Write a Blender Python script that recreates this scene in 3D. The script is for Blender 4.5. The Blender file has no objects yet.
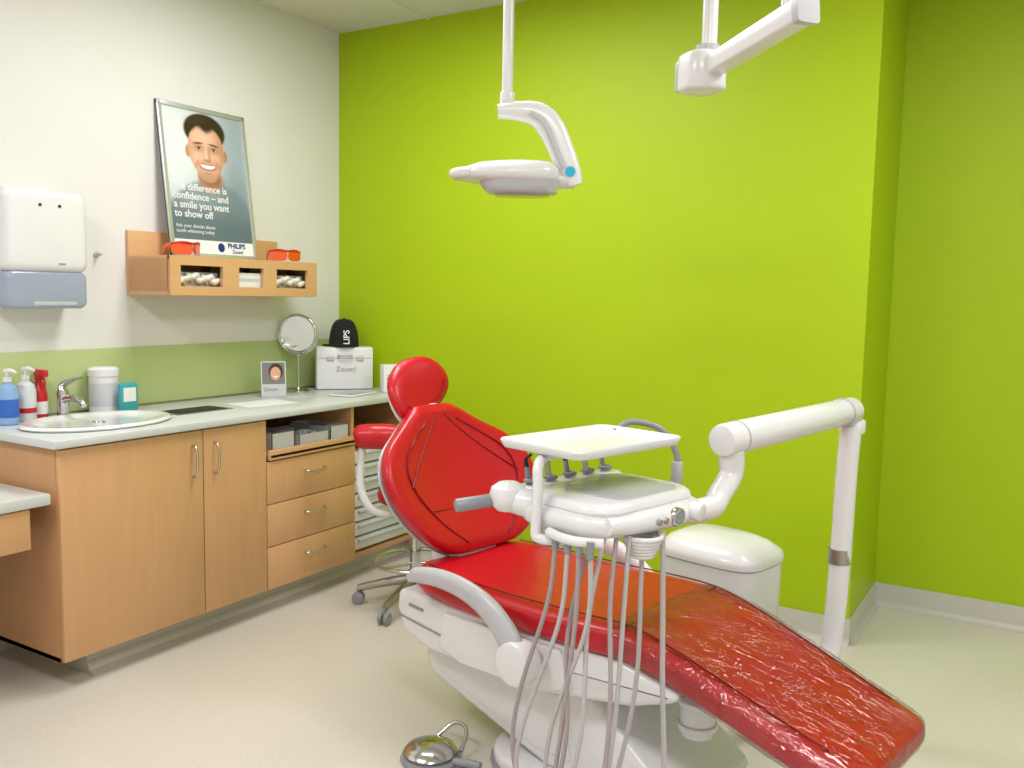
import bpy, bmesh, math, random
from mathutils import Vector, Matrix
random.seed(7)
rad=math.radians
try: bpy.context.scene.view_settings.view_transform='Standard'
except Exception: pass
COL=bpy.context.scene.collection

# ------------------------------------------------------------ materials
def srgb(r,g,b):
    def f(c):
        c/=255.
        return c/12.92 if c<=.04045 else ((c+.055)/1.055)**2.4
    return (f(r),f(g),f(b),1)
def mat(name,rgb,rough=.5,metal=0.,noise=0.,nscale=20.,stretch=(1,1,1),bump=0.,bscale=200.,coat=0.,spec=.5,trans=0.,alpha=1.,emit=0.):
    m=bpy.data.materials.new(name); m.use_nodes=True
    nt=m.node_tree; N=nt.nodes; L=nt.links; b=N['Principled BSDF']
    c=srgb(*rgb)
    b.inputs['Base Color'].default_value=c
    b.inputs['Roughness'].default_value=rough
    b.inputs['Metallic'].default_value=metal
    b.inputs['Coat Weight'].default_value=coat
    b.inputs['Coat Roughness'].default_value=.08
    b.inputs['Specular IOR Level'].default_value=spec
    b.inputs['Transmission Weight'].default_value=trans
    b.inputs['Alpha'].default_value=alpha
    if emit: 
        b.inputs['Emission Color'].default_value=c; b.inputs['Emission Strength'].default_value=emit
    tc=N.new('ShaderNodeTexCoord'); mp=N.new('ShaderNodeMapping'); mp.inputs['Scale'].default_value=stretch
    L.new(tc.outputs['Object'],mp.inputs['Vector'])
    if noise>=0:
        n=N.new('ShaderNodeTexNoise'); n.inputs['Scale'].default_value=nscale; n.inputs['Detail'].default_value=4
        L.new(mp.outputs[0],n.inputs['Vector'])
        mx=N.new('ShaderNodeMix'); mx.data_type='RGBA'
        k=max(noise,.01)
        mx.inputs[6].default_value=tuple(x*(1-k) for x in c[:3])+(1,)
        mx.inputs[7].default_value=tuple(min(1,x*(1+k)) for x in c[:3])+(1,)
        L.new(n.outputs['Fac'],mx.inputs[0]); L.new(mx.outputs[2],b.inputs['Base Color'])
    if bump:
        n2=N.new('ShaderNodeTexNoise'); n2.inputs['Scale'].default_value=bscale; n2.inputs['Detail'].default_value=3
        L.new(mp.outputs[0],n2.inputs['Vector'])
        bp=N.new('ShaderNodeBump'); bp.inputs['Strength'].default_value=bump; bp.inputs['Distance'].default_value=.01
        L.new(n2.outputs['Fac'],bp.inputs['Height']); L.new(bp.outputs[0],b.inputs['Normal'])
    return m
M_white=mat('paint_white',(226,224,221),.6,noise=.02,nscale=3,bump=.05,bscale=150)
M_green=mat('paint_lime',(165,192,6),.5,noise=.03,nscale=2,bump=.08,bscale=120,spec=.35)
M_splash=mat('splash_green',(180,194,134),.25,noise=.02,nscale=3)
M_ceil=mat('ceiling_board',(212,210,198),.8,noise=.02,nscale=40)
M_skirt=mat('vinyl_cove',(190,187,178),.4,noise=.04,nscale=60)
M_wood=mat('beech',(206,160,114),.38,noise=.09,nscale=5,stretch=(6,6,.7),spec=.4)
M_woodside=mat('beech_edge',(190,142,98),.42,noise=.1,nscale=5,stretch=(6,6,.7))
M_woodh=mat('beech_shelf',(208,162,114),.38,noise=.08,nscale=5,stretch=(6,.7,6))
M_counter=mat('laminate_grey',(204,208,206),.3,noise=.04,nscale=180)
M_dark=mat('dark_gap',(32,28,24),.6)
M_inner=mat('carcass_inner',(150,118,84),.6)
M_red=mat('red_vinyl',(188,14,30),.34,noise=.06,nscale=6,bump=.32,bscale=10,coat=.12,spec=.4)
M_redpad=mat('red_vinyl_stitch',(120,8,18),.4)
M_enamel=mat('white_enamel',(224,223,225),.25,noise=.01,coat=.25)
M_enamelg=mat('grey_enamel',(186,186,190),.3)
M_greyp=mat('grey_plastic',(140,142,148),.35)
M_smoke=mat('smoke_window',(152,160,180),.15,coat=.4)
M_lgrey=mat('hose_grey',(182,178,180),.4)
M_hoser=mat('hose_pinkgrey',(162,150,152),.4)
M_steel=mat('chrome',(205,205,205),.16,metal=1.)
M_brush=mat('brushed_steel',(175,172,166),.35,metal=1.)
M_black=mat('black_plastic',(22,22,24),.4)
M_cloth=mat('black_cloth',(20,20,24),.9,bump=.3,bscale=300)
M_porc=mat('porcelain',(230,230,230),.12,coat=.5)
M_orange=mat('orange_lens',(224,82,14),.12,coat=.6)
M_blue=mat('blue_label',(50,100,190),.4)
M_blueliq=mat('blue_bottle',(130,170,215),.2,coat=.4)
M_clear=mat('clear_bottle',(206,208,214),.15,coat=.4)
M_redlab=mat('red_plastic',(190,24,40),.35)
M_teal=mat('teal_pack',(60,160,168),.35)
M_paper=mat('paper',(230,230,228),.7)
M_papers=mat('paper_grey',(196,198,202),.7)  # light grey stock for cards, cartons, labels and tray lips
M_alu=mat('aluminium_frame',(200,202,204),.35,metal=.6)
M_mirror=mat('mirror_glass',(230,235,235),.03,metal=1.)
M_lens=mat('light_lens',(160,162,166),.12,coat=.5)
M_panel=mat('luminaire',(255,252,244),.5,emit=3.)
M_screen=mat('dark_screen',(40,42,48),.1,coat=.6)
M_cyan=mat('cyan_sticker',(30,170,210),.4)
M_glove=mat('glove_cream',(222,216,196),.6)

# speckled vinyl floor
M_floor=mat('speckled_vinyl',(210,204,193),.24,noise=.05,nscale=1.2,spec=.45)
nt=M_floor.node_tree; b=nt.nodes['Principled BSDF']
src=[l.from_socket for l in nt.links if l.to_socket==b.inputs['Base Color']][0]
n=nt.nodes.new('ShaderNodeTexNoise'); n.inputs['Scale'].default_value=150; n.inputs['Detail'].default_value=2
tc=[x for x in nt.nodes if x.type=='TEX_COORD'][0]; nt.links.new(tc.outputs['Object'],n.inputs['Vector'])
cr=nt.nodes.new('ShaderNodeValToRGB'); cr.color_ramp.elements[0].position=.3; cr.color_ramp.elements[0].color=(.8,.78,.75,1)
cr.color_ramp.elements[1].position=.5; cr.color_ramp.elements[1].color=(1,1,1,1)
nt.links.new(n.outputs['Fac'],cr.inputs[0])
mm=nt.nodes.new('ShaderNodeMix'); mm.data_type='RGBA'; mm.blend_type='MULTIPLY'; mm.inputs[0].default_value=.6
nt.links.new(src,mm.inputs[6]); nt.links.new(cr.outputs[0],mm.inputs[7]); nt.links.new(mm.outputs[2],b.inputs['Base Color'])

# clear plastic film (crinkled)
M_film=bpy.data.materials.new('clear_film'); M_film.use_nodes=True
nt=M_film.node_tree; N=nt.nodes; L=nt.links
for x in list(N):
    if x.type=='BSDF_PRINCIPLED': N.remove(x)
out=[x for x in N if x.type=='OUTPUT_MATERIAL'][0]
tr=N.new('ShaderNodeBsdfTransparent'); tr.inputs[0].default_value=(.97,.97,.97,1)
gl=N.new('ShaderNodeBsdfGlossy'); gl.inputs['Roughness'].default_value=.09
fr=N.new('ShaderNodeFresnel'); fr.inputs[0].default_value=1.45
tcc=N.new('ShaderNodeTexCoord'); mp=N.new('ShaderNodeMapping'); mp.inputs['Rotation'].default_value=(0,0,.5); mp.inputs['Scale'].default_value=(1.0,2.6,1.0)
L.new(tcc.outputs['Object'],mp.inputs[0])
nz=N.new('ShaderNodeTexNoise'); nz.inputs['Scale'].default_value=6; nz.inputs['Detail'].default_value=3; nz.inputs['Distortion'].default_value=1.6
L.new(mp.outputs[0],nz.inputs['Vector'])
# ridged creases |n-.5|
rg=N.new('ShaderNodeMath'); rg.operation='SUBTRACT'; rg.inputs[1].default_value=.5; L.new(nz.outputs['Fac'],rg.inputs[0])
rb=N.new('ShaderNodeMath'); rb.operation='ABSOLUTE'; L.new(rg.outputs[0],rb.inputs[0])
bp=N.new('ShaderNodeBump'); bp.inputs['Strength'].default_value=.9; bp.inputs['Distance'].default_value=.05
L.new(rb.outputs[0],bp.inputs['Height']); L.new(bp.outputs[0],gl.inputs['Normal']); L.new(bp.outputs[0],fr.inputs['Normal'])
ad=N.new('ShaderNodeMath'); ad.operation='MULTIPLY_ADD'; ad.inputs[1].default_value=.5; ad.inputs[2].default_value=.05; L.new(fr.outputs[0],ad.inputs[0])
ms=N.new('ShaderNodeMixShader'); L.new(ad.outputs[0],ms.inputs[0]); L.new(tr.outputs[0],ms.inputs[1]); L.new(gl.outputs[0],ms.inputs[2]); L.new(ms.outputs[0],out.inputs[0])

# ------------------------------------------------------------ builders
T=Matrix.Identity(4)
def setT(loc=(0,0,0),rz=0,ry=0,rx=0):
    global T
    T=Matrix.Translation(loc)@Matrix.Rotation(rad(rz),4,'Z')@Matrix.Rotation(rad(ry),4,'Y')@Matrix.Rotation(rad(rx),4,'X')
def root(name,loc):
    e=bpy.data.objects.new(name,None); e.location=loc; e.empty_display_size=.1; COL.objects.link(e); return e
def mk(name,V,F,m,par=None,smooth=True,ang=40,sub=0):
    off=Vector(par.location) if par else Vector((0,0,0))
    me=bpy.data.meshes.new(name); me.from_pydata([tuple((T@Vector(v))-off) for v in V],[],F)
    bm=bmesh.new(); bm.from_mesh(me); bmesh.ops.recalc_face_normals(bm,faces=bm.faces); bm.to_mesh(me); bm.free()
    me.materials.append(m)
    if smooth:
        for p in me.polygons: p.use_smooth=True
        me.set_sharp_from_angle(angle=rad(ang))
    o=bpy.data.objects.new(name,me); COL.objects.link(o)
    if par: o.parent=par
    if sub:
        s=o.modifiers.new('sub','SUBSURF'); s.levels=sub; s.render_levels=sub
    return o
def bmout(bm): 
    bm.verts.index_update()
    return [v.co.copy() for v in bm.verts],[[v.index for v in f.verts] for f in bm.faces]
def box(name,lo,hi,m,par=None,bev=.003,seg=2,rot=None):
    bm=bmesh.new(); bmesh.ops.create_cube(bm,size=1)
    s=[hi[i]-lo[i] for i in range(3)]; c=Vector([(hi[i]+lo[i])/2 for i in range(3)])
    for v in bm.verts: v.co=Vector([v.co[i]*s[i] for i in range(3)])
    if bev: bmesh.ops.bevel(bm,geom=list(bm.edges),offset=min(bev,min(s)*.49),segments=seg,affect='EDGES',profile=.5)
    for v in bm.verts:
        if rot: v.co=rot@v.co
        v.co+=c
    V,F=bmout(bm); bm.free(); return mk(name,V,F,m,par)
def slab(name,cx,cy,w,d,z0,z1,r,m,par=None,bev=.01,seg=6):
    P=[]
    r=min(r,w/2-.001,d/2-.001)
    for (sx,sy,a0) in ((1,1,0),(-1,1,90),(-1,-1,180),(1,-1,270)):
        for k in range(seg+1):
            a=rad(a0+90*k/seg); P.append((sx*(w/2-r)+r*math.cos(a),sy*(d/2-r)+r*math.sin(a)))
    rings=[]
    n=3
    for k in range(n+1):
        t=math.pi/2*k/n; ins=bev*(1-math.sin(t)); zz=z0+bev*(1-math.cos(t)); rings.append((ins,zz))
    for k in range(n+1):
        t=math.pi/2*k/n; ins=bev*(1-math.cos(t)); zz=z1-bev*(1-math.sin(t)); rings.append((ins,zz))
    R=[]
    for ins,zz in rings:
        fx=(w/2-ins)/(w/2); fy=(d/2-ins)/(d/2)
        R.append([(cx+x*fx,cy+y*fy,zz) for x,y in P])
    return loft(name,R,m,par)
def loft(name,R,m,par=None,caps=True,closed=False,sub=0,ang=40):
    n=len(R[0]); V=[v for r in R for v in r]; F=[]
    for i in range(len(R)-1 if not closed else len(R)):
        a=i*n; c=((i+1)%len(R))*n
        for k in range(n):
            k2=(k+1)%n; F.append([a+k,a+k2,c+k2,c+k])
    if caps and not closed: F.append(list(range(n))[::-1]); F.append([ (len(R)-1)*n+k for k in range(n)])
    return mk(name,V,F,m,par,ang=ang,sub=sub)
def crom(P,res=8):
    P=[Vector(p) for p in P]
    if len(P)<3: return P
    Q=[2*P[0]-P[1]]+P+[2*P[-1]-P[-2]]; o=[]
    for i in range(1,len(Q)-2):
        p0,p1,p2,p3=Q[i-1:i+3]
        for k in range(res):
            t=k/res; o.append(.5*((2*p1)+(p2-p0)*t+(2*p0-5*p1+4*p2-p3)*t*t+(3*p1-p0-3*p2+p3)*t**3))
    o.append(P[-1]); return o
def tube(name,P,r,m,par=None,n=12,res=8,flat=None,smooth=True):
    rr=r if isinstance(r,(list,tuple)) else [r]*len(P)
    PP=crom(P,res) if smooth else [Vector(p) for p in P]
    RR=[]
    if smooth and len(P)>2:
        for i in range(len(P)-1):
            for k in range(res):
                t=k/res; RR.append(rr[i]*(1-t)+rr[i+1]*t)
        RR.append(rr[-1])
    else: RR=rr
    rings=[]; ref=None
    for i,p in enumerate(PP):
        t=(PP[min(i+1,len(PP)-1)]-PP[max(i-1,0)]).normalized()
        if ref is None:
            ref=Vector((0,1,0)) if abs(t.y)<.8 else Vector((1,0,0))
        a=(ref-t*ref.dot(t)).normalized(); ref=a; b2=t.cross(a)
        fx,fy=flat if flat else (1,1)
        rings.append([p+a*math.cos(2*math.pi*k/n)*RR[i]*fx+b2*math.sin(2*math.pi*k/n)*RR[i]*fy for k in range(n)])
    return loft(name,rings,m,par,ang=60)
def cyl(name,p0,p1,r,m,par=None,r2=None,n=32,bev=.0):
    p0=Vector(p0);p1=Vector(p1); r2=r if r2 is None else r2
    d=(p1-p0); Ln=d.length; t=d/Ln
    if bev: pts=[p0,p0+t*bev*.3,p0+t*bev,p1-t*bev,p1-t*bev*.3,p1]; rr=[r-bev,r-bev*.3,r,r2,r2-bev*.3,r2-bev]
    else: pts=[p0,p1]; rr=[r,r2]
    ref=Vector((0,1,0)) if abs(t.y)<.8 else Vector((1,0,0))
    a=(ref-t*ref.dot(t)).normalized(); b2=t.cross(a)
    return loft(name,[[p+a*math.cos(2*math.pi*k/n)*q+b2*math.sin(2*math.pi*k/n)*q for k in range(n)] for p,q in zip(pts,rr)],m,par)
def lathe(name,c,prof,m,par=None,n=36,sx=1,sy=1):
    return loft(name,[[(c[0]+r*math.cos(2*math.pi*k/n)*sx,c[1]+r*math.sin(2*math.pi*k/n)*sy,c[2]+z) for k in range(n)] for r,z in prof],m,par,ang=35)
def torus(name,c,R,r,m,par=None,axis='Z',n=32,k=10,a0=0,a1=360):
    full=(a1-a0)>=360; rings=[]
    cnt=n if full else n+1
    for i in range(cnt):
        a=rad(a0+(a1-a0)*i/n); ring=[]
        for j in range(k):
            b_=2*math.pi*j/k; q=R+r*math.cos(b_); h=r*math.sin(b_)
            p={'Z':(q*math.cos(a),q*math.sin(a),h),'X':(h,q*math.cos(a),q*math.sin(a)),'Y':(q*math.cos(a),h,q*math.sin(a))}[axis]
            ring.append((c[0]+p[0],c[1]+p[1],c[2]+p[2]))
        rings.append(ring)
    return loft(name,rings,m,par,closed=full,ang=60)
def sell(th,e):
    c,s=math.cos(th),math.sin(th)
    return math.copysign(abs(c)**(2/e),c),math.copysign(abs(s)**(2/e),s)
def prism(name,pts,v0,v1,m,par=None,bev=.01,seg=3):
    """pts in (x,z), extruded along y"""
    bm=bmesh.new(); vs=[bm.verts.new((x,v0,z)) for x,z in pts]; f=bm.faces.new(vs)
    r=bmesh.ops.extrude_face_region(bm,geom=[f]); 
    for g in r['geom']:
        if isinstance(g,bmesh.types.BMVert): g.co.y=v1
    if bev: bmesh.ops.bevel(bm,geom=list(bm.edges),offset=bev,segments=seg,affect='EDGES',profile=.5)
    V,F=bmout(bm); bm.free(); return mk(name,V,F,m,par)
def poly(name,P,m,par=None): return mk(name,P,[list(range(len(P)))],m,par,smooth=False)
def text(name,s,size,m,par,loc,ext=.0006,bold=False,vert=False):
    """text lying in local YZ plane facing +X (y right, z up)"""
    cu=bpy.data.curves.new(name,'FONT'); cu.body=s; cu.size=size; cu.extrude=ext; cu.offset=.0007 if bold else 0; cu.resolution_u=3
    o=bpy.data.objects.new(name+'_t',cu); COL.objects.link(o)
    bpy.context.view_layer.update()
    me=bpy.data.meshes.new_from_object(o.evaluated_get(bpy.context.evaluated_depsgraph_get()))
    if vert: V=[(loc[0]+v.co.z,loc[1]-v.co.y,loc[2]+v.co.x) for v in me.vertices]
    else: V=[(loc[0]+v.co.z,loc[1]+v.co.x,loc[2]+v.co.y) for v in me.vertices]
    F=[list(p.vertices) for p in me.polygons]
    bpy.data.objects.remove(o); 
    return mk(name,V,F,m,par,smooth=False)

# ------------------------------------------------------------ room
H=2.9
setT()
XR=5.3; YF=-5.4; XE=2.88; YA=.62
box('floor',(-.1,YF-.1,-.1),(XR+.1,YA+.1,0),M_floor,bev=0)
box('ceiling',(-.1,YF-.1,H),(XR+.1,YA+.1,H+.1),M_ceil,bev=0)
box('wall_left',(-.1,YF,0),(0,.0,H),M_white,bev=0)
box('wall_back',(-.1,0,0),(XE,YA+.1,H),M_green,bev=0)
box('wall_alcove',(XE,YA,0),(XR+.1,YA+.1,H),M_green,bev=0)
box('wall_right',(XR,YF,0),(XR+.1,YA,H),M_white,bev=0)
box('wall_front',(-.1,YF-.1,0),(XR+.1,YF,H),M_white,bev=0)
def skirt(name,p0,p1,nrm,h=.11):
    p0=Vector(p0);p1=Vector(p1);n_=Vector(nrm)
    prof=[(0.001,0.0005),(.034,0.0005),(.03,.004),(.016,.014),(.009,.03),(.007,h-.004),(.005,h),(.001,h)]
    loft(name,[[p+n_*a+Vector((0,0,z)) for a,z in prof] for p in (p0,p1)],M_skirt)
skirt('baseboard_back',(0,0,0),(XE+.007,0,0),(0,-1,0))
skirt('baseboard_return',(XE,0,0),(XE,YA,0),(1,0,0))
skirt('baseboard_alcove',(XE,YA,0),(XR,YA,0),(0,-1,0))
skirt('baseboard_left',(0,YF,0),(0,0,0),(1,0,0))
for i,x in enumerate((.62,1.82,3.02)):
    box('trim_%d'%(i+1),(x-.012,YF,H-.006),(x+.012,YA if x>XE else 0,H),M_enamel,bev=0)
for i,y in enumerate((-.6,-1.8,-3.0,-4.2)):
    box('trim_%d'%(i+4),(0,y-.012,H-.0055),(XR,y+.012,H),M_enamel,bev=0)

# luminaires
def lum(x,y,p,w=1.15,d=.55):
    r=root('ceiling_light_panel',(x,y,H-.01))
    box('frame',(x-w/2-.02,y-d/2-.02,H-.02),(x+w/2+.02,y+d/2+.02,H-.007),M_enamel,r,bev=.003)
    box('diffuser',(x-w/2,y-d/2,H-.024),(x+w/2,y+d/2,H-.018),M_panel,r,bev=0)
    l=bpy.data.lights.new('lamp','AREA'); l.shape='RECTANGLE'; l.size=w; l.size_y=d; l.energy=p; l.color=(.98,.975,1)
    o=bpy.data.objects.new('lamp',l); o.location=(0,0,-.03); o.parent=r; COL.objects.link(o)
lum(1.35,-1.25,29); lum(3.8,-1.15,29); lum(1.35,-3.6,33); lum(3.7,-3.6,34)

# ------------------------------------------------------------ base cabinet + counter
CT=.925
box('splashback',(.001,-2.1,CT+.008),(.008,-.001,1.195),M_splash,bev=.002)
c=root('base_cabinet',(.3,-1.05,0))
TH=.031
box('carcass_left',(.0,-2.1,.11),(.58,-2.08,CT-TH),M_woodside,c,bev=.001)
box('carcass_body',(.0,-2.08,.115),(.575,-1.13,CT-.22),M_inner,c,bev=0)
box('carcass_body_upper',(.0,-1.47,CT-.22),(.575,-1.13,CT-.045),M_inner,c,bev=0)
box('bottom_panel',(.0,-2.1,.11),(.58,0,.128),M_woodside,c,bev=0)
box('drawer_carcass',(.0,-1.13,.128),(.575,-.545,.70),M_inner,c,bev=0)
box('divider_1',(.0,-1.139,.128),(.58,-1.121,CT-TH),M_wood,c,bev=0)
box('divider_2',(.0,-.55,.128),(.58,-.532,CT-TH),M_wood,c,bev=0)
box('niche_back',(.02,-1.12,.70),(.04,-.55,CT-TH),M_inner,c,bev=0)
box('kick_plinth',(.0,-1.95,0),(.5,0,.11),M_skirt,c,bev=.004)
prism('kick_cove',[(.5,0.0005),(.55,.0005),(.515,.015),(.5,.05)],-1.95,-.005,M_skirt,c,bev=0)
def front(nm,y0,y1,z0,z1): box(nm,(.58,y0+.0025,z0+.002),(.6,y1-.0025,z1-.002),M_wood,c,bev=.002)
front('door_left',-2.1,-1.475,.112,CT-.036)
front('door_right',-1.475,-1.13,.112,CT-.036)
for i,(a,b_) in enumerate(((.505,.70),(.31,.505),(.112,.31))):
    front('drawer_%d'%i,-1.13,-.54,a,b_)
    zc=b_-.07
    tube('drawer_handle_%d'%i,[(.6,-.90,zc),(.625,-.89,zc-.003),(.632,-.835,zc-.008),(.625,-.78,zc-.003),(.6,-.77,zc)],.005,M_steel,c,n=8)
for i,y in enumerate((-1.53,-1.42)):
    tube('door_handle_%d'%i,[(.6,y,.83),(.625,y,.82),(.632,y,.765),(.625,y,.71),(.6,y,.70)],.0055,M_steel,c,n=8)
box('pullout_shelf',(.05,-1.115,.715),(.61,-.555,.73),M_wood,c,bev=.002)
box('pullout_lip',(.59,-1.12,.705),(.61,-.55,.75),M_wood,c,bev=.003)
for i,(y,w,h) in enumerate(((-1.07,.14,.085),(-.90,.2,.06),(-.69,.13,.075))):
    box('bin_%d_floor'%i,(.3,y,.731),(.57,y+w,.735),M_clear,c,bev=0)
    for k,(a,b2) in enumerate((((.3,y),(.57,y+.004)),((.3,y+w-.004),(.57,y+w)),((.3,y),(.304,y+w)),((.566,y),(.57,y+w)))):
        box('bin_%d_side_%d'%(i,k),(a[0],a[1],.731),(b2[0],b2[1],.731+h),M_clear if i!=1 else M_papers,c,bev=0)
    for k in range(6):
        yy=y+.02+random.random()*(w-.06)
        box('supply_%d_%d'%(i,k),(.34+.03*k,yy,.736),(.40+.03*k,yy+.035,.775+.03*random.random()),random.choice([M_paper,M_papers,M_enamelg,M_glove]),c,bev=.003)
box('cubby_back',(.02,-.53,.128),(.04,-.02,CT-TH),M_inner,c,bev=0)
box('cubby_shelf',(.04,-.532,.70),(.57,-.01,.718),M_wood,c,bev=0)
box('cubby_right',(.0,-.018,.128),(.58,-.0,CT-TH),M_wood,c,bev=0)
for i in range(7):
    z=.14+i*.075
    box('white_tray_%d'%i,(.08,-.50,z),(.56,-.05,z+.062),M_enamel,c,bev=.006)
    box('white_tray_lip_%d'%i,(.56,-.48,z+.045),(.575,-.07,z+.06),M_papers,c,bev=.003)
box('countertop',(.0,-2.125,CT-TH),(.62,-.0,CT),M_counter,c,bev=.006)
box('counter_upstand',(.0,-2.1,CT),(.012,0,CT+.006),M_brush,c,bev=0)
box('cutout_lid',(.24,-1.44,CT+.0005),(.40,-1.14,CT+.003),M_brush,c,bev=.001)
box('cutout_slot',(.255,-1.42,CT+.003),(.385,-1.16,CT+.0045),M_dark,c,bev=0)

# sink
s=root('wash_basin',(.345,-1.77,CT))
lathe('basin_bowl',(.345,-1.77,CT),[(.235,.002),(.243,.009),(.235,.018),(.215,.019),(.198,.012),(.17,.0035),(.12,.002),(.05,.0015),(.001,.001)],M_porc,s,n=56,sx=.88,sy=1.24)
torus('drain',(.345,-1.77,CT+.004),.022,.004,M_steel,s)
f_=root('mixer_tap',(.10,-1.765,CT))
lathe('tap_base',(.105,-1.765,CT+.001),[(.03,0),(.03,.008),(.024,.012),(.022,.09),(.024,.1),(.02,.115),(.001,.118)],M_steel,f_,n=24)
tube('spout',[(.105,-1.765,CT+.07),(.16,-1.765,CT+.085),(.22,-1.765,CT+.08),(.245,-1.765,CT+.06)],[.017,.015,.013,.012],M_steel,f_)
tube('lever',[(.105,-1.765,CT+.11),(.10,-1.76,CT+.135),(.15,-1.745,CT+.16),(.19,-1.735,CT+.17)],[.015,.014,.009,.006],M_steel,f_,flat=(1.3,.7))

# desk
d=root('desk',(.3,-2.9,0))
box('desktop',(.0,-3.75,.70),(.6,-2.13,.74),M_counter,d,bev=.006)
box('drawer_box',(.05,-2.75,.56),(.57,-2.2,.70),M_woodside,d,bev=.002)
box('drawer_front',(.57,-2.75,.555),(.588,-2.2,.695),M_wood,d,bev=.002)
box('side_panel',(.0,-3.75,.0),(.58,-3.73,.70),M_wood,d,bev=.001)
box('wall_cleat',(.0,-3.73,.62),(.02,-2.13,.70),M_wood,d,bev=.001)
tube('desk_handle',[(.588,-2.53,.63),(.61,-2.52,.627),(.615,-2.475,.622),(.61,-2.43,.627),(.588,-2.42,.63)],.005,M_steel,d,n=8)

# ------------------------------------------------------------ wall shelf
w=root('wall_shelf',(.15,-.94,1.43))
y0,y1=-1.385,-.495
box('back_panel',(.001,y0,1.43),(.02,y1,1.715),M_woodh,w,bev=.002)
box('shelf_top',(.02,y0,1.585),(.295,y1,1.603),M_woodh,w,bev=.002)
box('shelf_bottom',(.02,y0,1.43),(.285,y1,1.448),M_woodh,w,bev=.002)
box('side_a',(.02,y0,1.448),(.285,y0+.018,1.585),M_woodside,w,bev=.001)
box('side_b',(.02,y1-.018,1.448),(.285,y1,1.585),M_woodside,w,bev=.001)
wins=[(-1.33,-1.10),(-1.005,-.855),(-.77,-.56)]
ys=[y0]+[q for p in wins for q in p]+[y1]
for i in range(0,len(ys),2): box('front_stile_%d'%i,(.28,ys[i],1.432),(.298,ys[i+1],1.603),M_woodh,w,bev=0)
for i,(a,b_) in enumerate(wins):
    box('front_rail_top_%d'%i,(.28,a,1.563),(.298,b_,1.603),M_woodh,w,bev=0)
    box('front_rail_low_%d'%i,(.28,a,1.432),(.298,b_,1.472),M_woodh,w,bev=0)
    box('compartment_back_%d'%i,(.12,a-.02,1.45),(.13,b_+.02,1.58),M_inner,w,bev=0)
    if i==1:
        box('tissue_box',(.17,a-.01,1.449),(.275,b_+.01,1.54),M_paper,w,bev=.004)
        box('tissue_box_band',(.2755,a-.005,1.50),(.2765,b_+.0,1.515),M_papers,w,bev=0)
    else:
        box('glove_box',(.16,a-.015,1.449),(.25,b_+.015,1.535),M_papers,w,bev=.004)
        for k in range(6):
            yy=a+.015+(b_-a-.03)*k/5; zz=1.49+.03*((k*37)%5)/5
            tube('glove_%d_%d'%(i,k),[(.255,yy-.035,zz+.012),(.268,yy-.01,zz),(.266,yy+.015,zz+.008),(.257,yy+.04,zz-.012)],[.007,.016,.013,.006],M_glove if k%2 else M_paper,w,n=8,res=4,flat=(.8,1.1))
def glasses(x0,y,rz):
    g=root('safety_glasses',(x0,y,1.604)); setT((x0,y,1.604),rz)
    for sgn in (-1,1):
        R=[]
        for x in (0,.006):
            ring=[]
            for k in range(24):
                a_,b2=sell(2*math.pi*k/24,3); yy=sgn*.042+a_*.04; ring.append((x+.02-7*yy*yy,yy,.032+b2*.027-.10*max(0,.025-abs(yy))*(1 if b2<0 else 0)*-6*.02))
            R.append(ring)
        loft('lens_%d'%(sgn+1),R,M_orange,g)
        tube('temple_%d'%(sgn+1),[(-.022,sgn*.079,.045),(-.05,sgn*.079,.043),(-.075,sgn*.074,.034),(-.085,sgn*.07,.012)],.006,M_orange,g,n=8,flat=(.6,1.8))
    tube('brow_bar',[(-.024,-.08,.053),(.012,-.04,.060),(.023,0,.055),(.012,.04,.060),(-.024,.08,.053)],.0055,M_redlab,g,n=8)
    setT()
glasses(.245,-1.24,4); glasses(.19,-.60,-25)

# ------------------------------------------------------------ poster
p=root('framed_poster',(.10,-.97,1.604)); tilt=7.5
setT((.105,-.97,1.605),0,-tilt)
W2,HH=.255,.715
box('backing',(-.012,-W2,0),(-.001,W2,HH),M_papers,p,bev=0)
for nm,lo,hi in (('frame_l',(-.012,-W2,0),(.008,-W2+.022,HH)),('frame_r',(-.012,W2-.022,0),(.008,W2,HH)),('frame_b',(-.012,-W2,0),(.008,W2,.022)),('frame_t',(-.012,-W2,HH-.022),(.008,W2,HH))):
    box(nm,lo,hi,M_alu,p,bev=.003)
L_,R_=-W2+.02,W2-.02
def sstep(a,b_,x):
    t=max(0,min(1,(x-a)/(b_-a))); return t*t*(3-2*t)
def E(x,z,cx,cz,a,b_,s=.1,rot=0):
    dx,dz=x-cx,z-cz
    if rot: dx,dz=dx*math.cos(rot)+dz*math.sin(rot),-dx*math.sin(rot)+dz*math.cos(rot)
    return 1-sstep(1-s,1+s,math.hypot(dx/a,dz/b_))
def face_m(x,z,s=.05):
    a=.093*(1-.27*sstep(.50,.385,z)) if z<.5 else .093
    return 1-sstep(1-s,1+s,(abs(x/a)**2.4+abs((z-.50)/.136)**2.4)**(1/2.4))
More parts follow.
